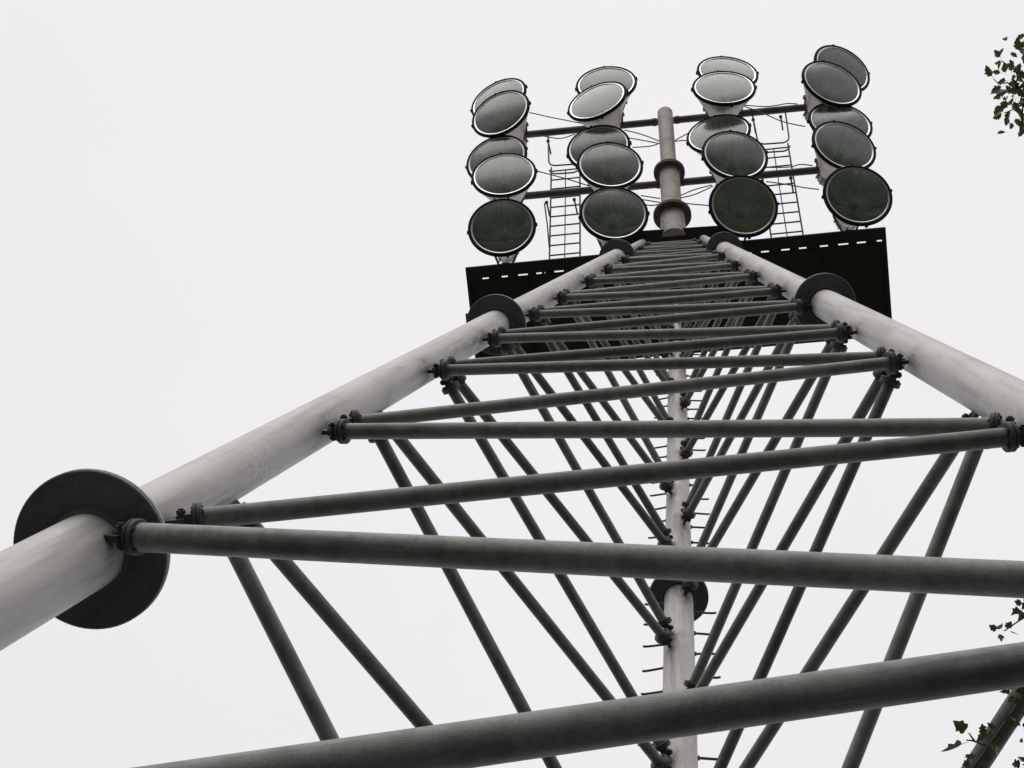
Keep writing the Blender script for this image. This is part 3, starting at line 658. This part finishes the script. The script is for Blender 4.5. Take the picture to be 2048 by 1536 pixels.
for p in tips:
    for k in range(36):
        q = p + rdir(rt) * abs(rt.gauss(0, .42))
        if q.x < 0.26 + 0.19 * (q.z - 1.6) + 0.7: continue
        me = TRL[rt.randrange(6)]; s = rt.uniform(.05, .085)
        R4 = Matrix.Translation(q) @ rdir(rt).to_track_quat('Z', 'Y').to_matrix().to_4x4() @ Matrix.Scale(s, 4)
        cr.add([R4 @ v_.co for v_ in me.vertices], [tuple(p_.vertices) for p_ in me.polygons], True)
c_ = put('crown', cr.mesh('crown', M['leaf']), tree); c_['kind'] = 'stuff'
TW = [
((2.204, -2.189, 12.451), (-0.52, -0.78, 0.35), 0.061),
((2.185, -2.198, 12.395), (0.11, -0.94, -0.32), 0.052),
((2.232, -2.171, 12.563), (-0.83, 0.12, -0.54), 0.056),
((2.288, -2.181, 12.906), (-0.53, 0.85, 0.0), 0.048),
((2.173, -2.072, 12.55), (-0.5, -0.84, 0.21), 0.081),
((2.183, -2.11, 12.657), (-0.69, -0.34, -0.64), 0.056),
((2.277, -2.091, 12.72), (-0.2, -0.88, -0.43), 0.069),
((2.305, -2.095, 12.706), (0.05, -0.9, -0.44), 0.069),
((2.288, -2.098, 12.45), (0.42, -0.64, 0.64), 0.067),
((2.253, -2.059, 12.528), (-0.79, 0.15, -0.6), 0.074),
((2.282, -2.042, 12.523), (0.48, 0.86, 0.16), 0.074),
((2.252, -2.03, 12.659), (-0.85, 0.48, -0.2), 0.069),
((2.294, -2.003, 12.725), (-0.74, 0.21, -0.64), 0.082),
((2.302, -2.007, 12.572), (0.72, 0.59, 0.35), 0.081),
((2.364, -2.053, 12.732), (0.74, -0.65, 0.18), 0.076),
((2.259, -1.962, 12.745), (-0.79, 0.21, 0.58), 0.057),
((2.228, -1.951, 12.439), (-0.44, 0.74, -0.51), 0.074),
((2.277, -1.941, 12.546), (0.36, 0.93, -0.02), 0.081),
((2.325, -1.944, 12.604), (0.92, 0.38, 0.08), 0.081),
((2.286, -1.891, 12.8), (-0.79, 0.29, -0.53), 0.07),
((2.281, -1.886, 12.607), (-0.38, 0.9, 0.21), 0.075),
((2.332, -1.888, 12.718), (0.34, 0.74, -0.57), 0.076),
((2.341, -1.912, 12.565), (0.55, 0.51, -0.66), 0.075),
((2.181, -1.927, 12.417), (-0.36, 0.93, 0.08), 0.061),
((2.202, -1.898, 12.641), (-0.25, 0.97, 0.0), 0.05),
((2.24, -1.858, 12.62), (-0.83, 0.25, -0.49), 0.063),
((2.282, -1.842, 12.688), (-0.33, 0.83, -0.45), 0.063),
((2.282, -1.837, 12.49), (0.39, 0.85, 0.36), 0.068),
((2.369, -1.841, 12.791), (0.41, 0.59, -0.7), 0.07),
((2.342, -1.788, 12.623), (0.07, 0.77, -0.63), 0.063),
((2.376, -1.746, 12.76), (-0.47, 0.62, -0.62), 0.051),
((2.343, -2.213, 12.599), (-0.19, -0.93, -0.31), 0.081),
((2.394, -2.203, 12.836), (0.44, -0.68, 0.58), 0.063),
((2.369, -2.251, 12.632), (0.28, -0.75, -0.6), 0.056),
((2.353, -2.144, 12.563), (-0.74, 0.33, -0.58), 0.062),
((2.318, -1.975, 12.533), (-0.44, -0.87, -0.23), 0.074),
((2.343, -1.998, 12.534), (0.7, 0.64, -0.32), 0.08),
((2.251, -1.974, 12.532), (0.68, -0.26, -0.68), 0.068),
((2.315, -1.964, 12.697), (-0.39, -0.69, 0.61), 0.069),
((2.822, -2.048, 12.527), (0.82, 0.55, -0.14), 0.084),
((2.431, -2.324, 12.769), (-0.09, 0.99, 0.06), 0.077),
((3.035, -1.895, 12.563), (-0.98, 0.12, 0.17), 0.073),
((2.375, -1.897, 12.6), (-0.57, -0.39, -0.72), 0.085),
((2.929, -1.875, 12.544), (-0.64, 0.11, -0.76), 0.059),
((2.362, -1.766, 12.595), (0.63, -0.34, 0.7), 0.063),
((3.141, -1.941, 12.733), (0.99, 0.15, 0.06), 0.077),
((2.539, -2.125, 12.662), (0.88, 0.48, -0.03), 0.086),
((3.071, -2.085, 12.712), (-0.32, -0.62, 0.72), 0.058),
((2.579, -1.876, 12.532), (0.25, -0.96, 0.11), 0.077),
((2.624, -2.141, 12.586), (-0.23, -0.37, -0.9), 0.071),
((2.915, -1.742, 12.684), (-0.71, 0.6, -0.37), 0.057),
((2.971, -2.016, 12.753), (0.88, -0.37, -0.28), 0.075),
((2.392, -2.047, 12.684), (-0.74, -0.55, -0.39), 0.086),
((2.516, -2.011, 12.593), (0.88, -0.27, -0.39), 0.067),
((2.817, -2.421, 12.793), (0.48, -0.77, -0.43), 0.08),
((3.014, -2.006, 12.782), (0.77, -0.61, 0.16), 0.067),
((2.916, -2.067, 12.967), (0.94, -0.31, -0.16), 0.087),
((2.814, -2.087, 12.742), (-0.26, -0.61, 0.74), 0.061),
((2.885, -1.898, 12.595), (0.85, -0.51, 0.12), 0.057),
((3.106, -2.205, 12.569), (-0.27, 0.14, 0.95), 0.081),
((2.761, -2.065, 12.811), (-0.22, -0.92, -0.32), 0.086),
((2.442, -2.347, 12.809), (-0.82, 0.49, 0.29), 0.087),
((2.861, -2.019, 12.672), (0.45, -0.75, -0.48), 0.07),
((2.47, -1.945, 12.553), (-0.22, 0.6, -0.77), 0.082),
((3.141, -2.156, 12.74), (-0.53, -0.11, -0.84), 0.079),
((2.76, -2.073, 12.728), (-0.39, -0.26, 0.88), 0.087),
((3.092, -1.874, 12.615), (0.97, 0.11, -0.22), 0.066),
((2.461, -2.063, 12.723), (0.83, -0.3, -0.47), 0.081),
((2.954, -1.744, 12.627), (0.22, 0.4, -0.89), 0.08),
((2.616, -2.066, 12.468), (-0.22, 0.59, -0.78), 0.076),
((2.58, -2.157, 12.535), (0.87, 0.35, 0.35), 0.073),
((2.339, -2.142, 12.386), (0.94, -0.16, -0.31), 0.08),
((2.883, -2.07, 12.705), (0.39, -0.28, -0.88), 0.076),
((2.943, -1.96, 12.679), (0.63, 0.63, 0.46), 0.078),
((3.133, -2.177, 12.705), (0.97, 0.11, 0.23), 0.072),
((2.495, -1.817, 12.628), (0.15, 0.36, 0.92), 0.079),
((2.933, -2.371, 12.633), (-0.6, 0.34, -0.72), 0.073),
((2.9, -2.24, 12.707), (0.28, 0.31, -0.91), 0.078),
((2.411, -1.907, 12.727), (-0.45, -0.13, 0.88), 0.077),
((2.532, -2.118, 12.576), (-0.71, -0.07, -0.7), 0.063),
((2.429, -2.241, 12.67), (-0.85, -0.45, -0.27), 0.062),
((2.521, -1.839, 12.654), (-0.37, 0.16, -0.91), 0.075),
((2.555, -1.983, 12.637), (0.63, -0.76, -0.15), 0.069),
((2.621, -2.097, 12.792), (0.46, -0.18, -0.87), 0.058),
((2.924, -1.985, 13.0), (-0.78, 0.02, -0.63), 0.069),
((2.826, -1.728, 12.707), (-0.29, 0.95, -0.12), 0.077),
((2.638, -2.108, 12.547), (-0.66, 0.1, -0.74), 0.073),
((3.128, -1.81, 12.765), (-0.43, 0.71, -0.56), 0.057),
((2.484, -2.069, 12.766), (0.32, 0.24, 0.91), 0.061),
((2.879, -1.904, 12.761), (-0.09, -0.87, 0.48), 0.066),
((3.15, -2.143, 12.786), (-0.34, 0.55, -0.76), 0.085),
((2.823, -2.061, 12.617), (0.14, -0.82, 0.55), 0.066),
((3.069, -1.572, 12.475), (-0.11, -0.89, -0.44), 0.07),
((2.479, -2.155, 12.673), (-0.58, 0.78, 0.23), 0.082),
((2.383, -2.147, 12.607), (0.0, -0.78, -0.63), 0.085),
((2.914, -2.033, 12.422), (-0.61, 0.74, -0.26), 0.064),
((2.848, -1.898, 12.701), (-0.27, 0.27, -0.92), 0.075),
((2.92, -1.826, 12.58), (-0.73, 0.04, -0.69), 0.066),
((2.632, -1.829, 12.805), (0.28, -0.07, 0.96), 0.068),
((2.983, -2.073, 12.814), (-0.78, -0.18, -0.6), 0.086),
((3.075, -2.062, 12.747), (0.0, -0.92, -0.38), 0.081),
((2.729, -2.265, 12.742), (0.06, 0.0, -1.0), 0.085),
((2.648, -2.148, 12.533), (-0.36, 0.65, -0.67), 0.061),
((2.618, -1.996, 12.72), (0.37, 0.37, -0.85), 0.07),
((2.597, -2.081, 12.65), (0.31, 0.71, -0.63), 0.061),
((2.748, -2.218, 12.664), (-0.45, -0.77, -0.45), 0.074),
((2.999, -2.096, 12.67), (-0.82, -0.55, -0.17), 0.081),
((3.001, -2.055, 12.742), (0.24, 0.86, -0.45), 0.088),
((2.922, -2.067, 12.698), (-0.64, 0.52, 0.57), 0.063)
]
TWIGS = [[(3.522, -1.996, 12.752), (2.994, -2.005, 12.694), (2.591, -2.02, 12.651), (2.374, -2.021, 12.627), (2.279, -1.997, 12.612), (2.228, -1.97, 12.602)], [(2.374, -2.021, 12.627), (2.317, -2.117, 12.636), (2.264, -2.158, 12.636), (2.237, -2.182, 12.637)], [(2.311, -2.007, 12.618), (2.266, -2.044, 12.619), (2.213, -2.039, 12.612), (2.181, -2.072, 12.613)], [(2.374, -2.021, 12.627), (2.336, -1.915, 12.606), (2.287, -1.873, 12.594), (2.234, -1.858, 12.585)], [(2.591, -2.02, 12.651), (2.458, -2.138, 12.655), (2.378, -2.199, 12.656), (2.355, -2.238, 12.659)], [(2.362, -1.929, 12.611), (2.34, -1.823, 12.592), (2.346, -1.757, 12.582)]]

b = MB(); j0 = TB.lerp(TOP, .72); main = [j0, j0.lerp(Vector(TWIGS[0][0]), .4) + Vector((0, 0, .4)), j0.lerp(Vector(TWIGS[0][0]), .75) + Vector((0, 0, .35))] + [Vector(p) for p in TWIGS[0]]
b.sweep(main, [.07, .05, .035, .018, .012, .008, .006, .005, .004], 7)
branch = put('branch', b.mesh('branch', M['bark']), tree)
for t_ in TWIGS[1:]:
    q = MB(); q.sweep(t_, [.006 - .001 * k for k in range(len(t_))], 5); put('twig', q.mesh('twig', M['bark']), branch)
for p, o_, s_ in TW: place_leaf(TRL, branch, p, o_, s_ * 0.95, rt)
c0 = Vector(TWIGS[0][3]); c1 = Vector(TWIGS[0][4])
for k in range(70):
    p = c0.lerp(c1, rt.uniform(-.9, .8)) + Vector((rt.gauss(0, .03), rt.gauss(0, .12), rt.gauss(0, .2))); place_leaf(TRL, branch, p, rdir(rt), rt.uniform(.034, .062), rt)
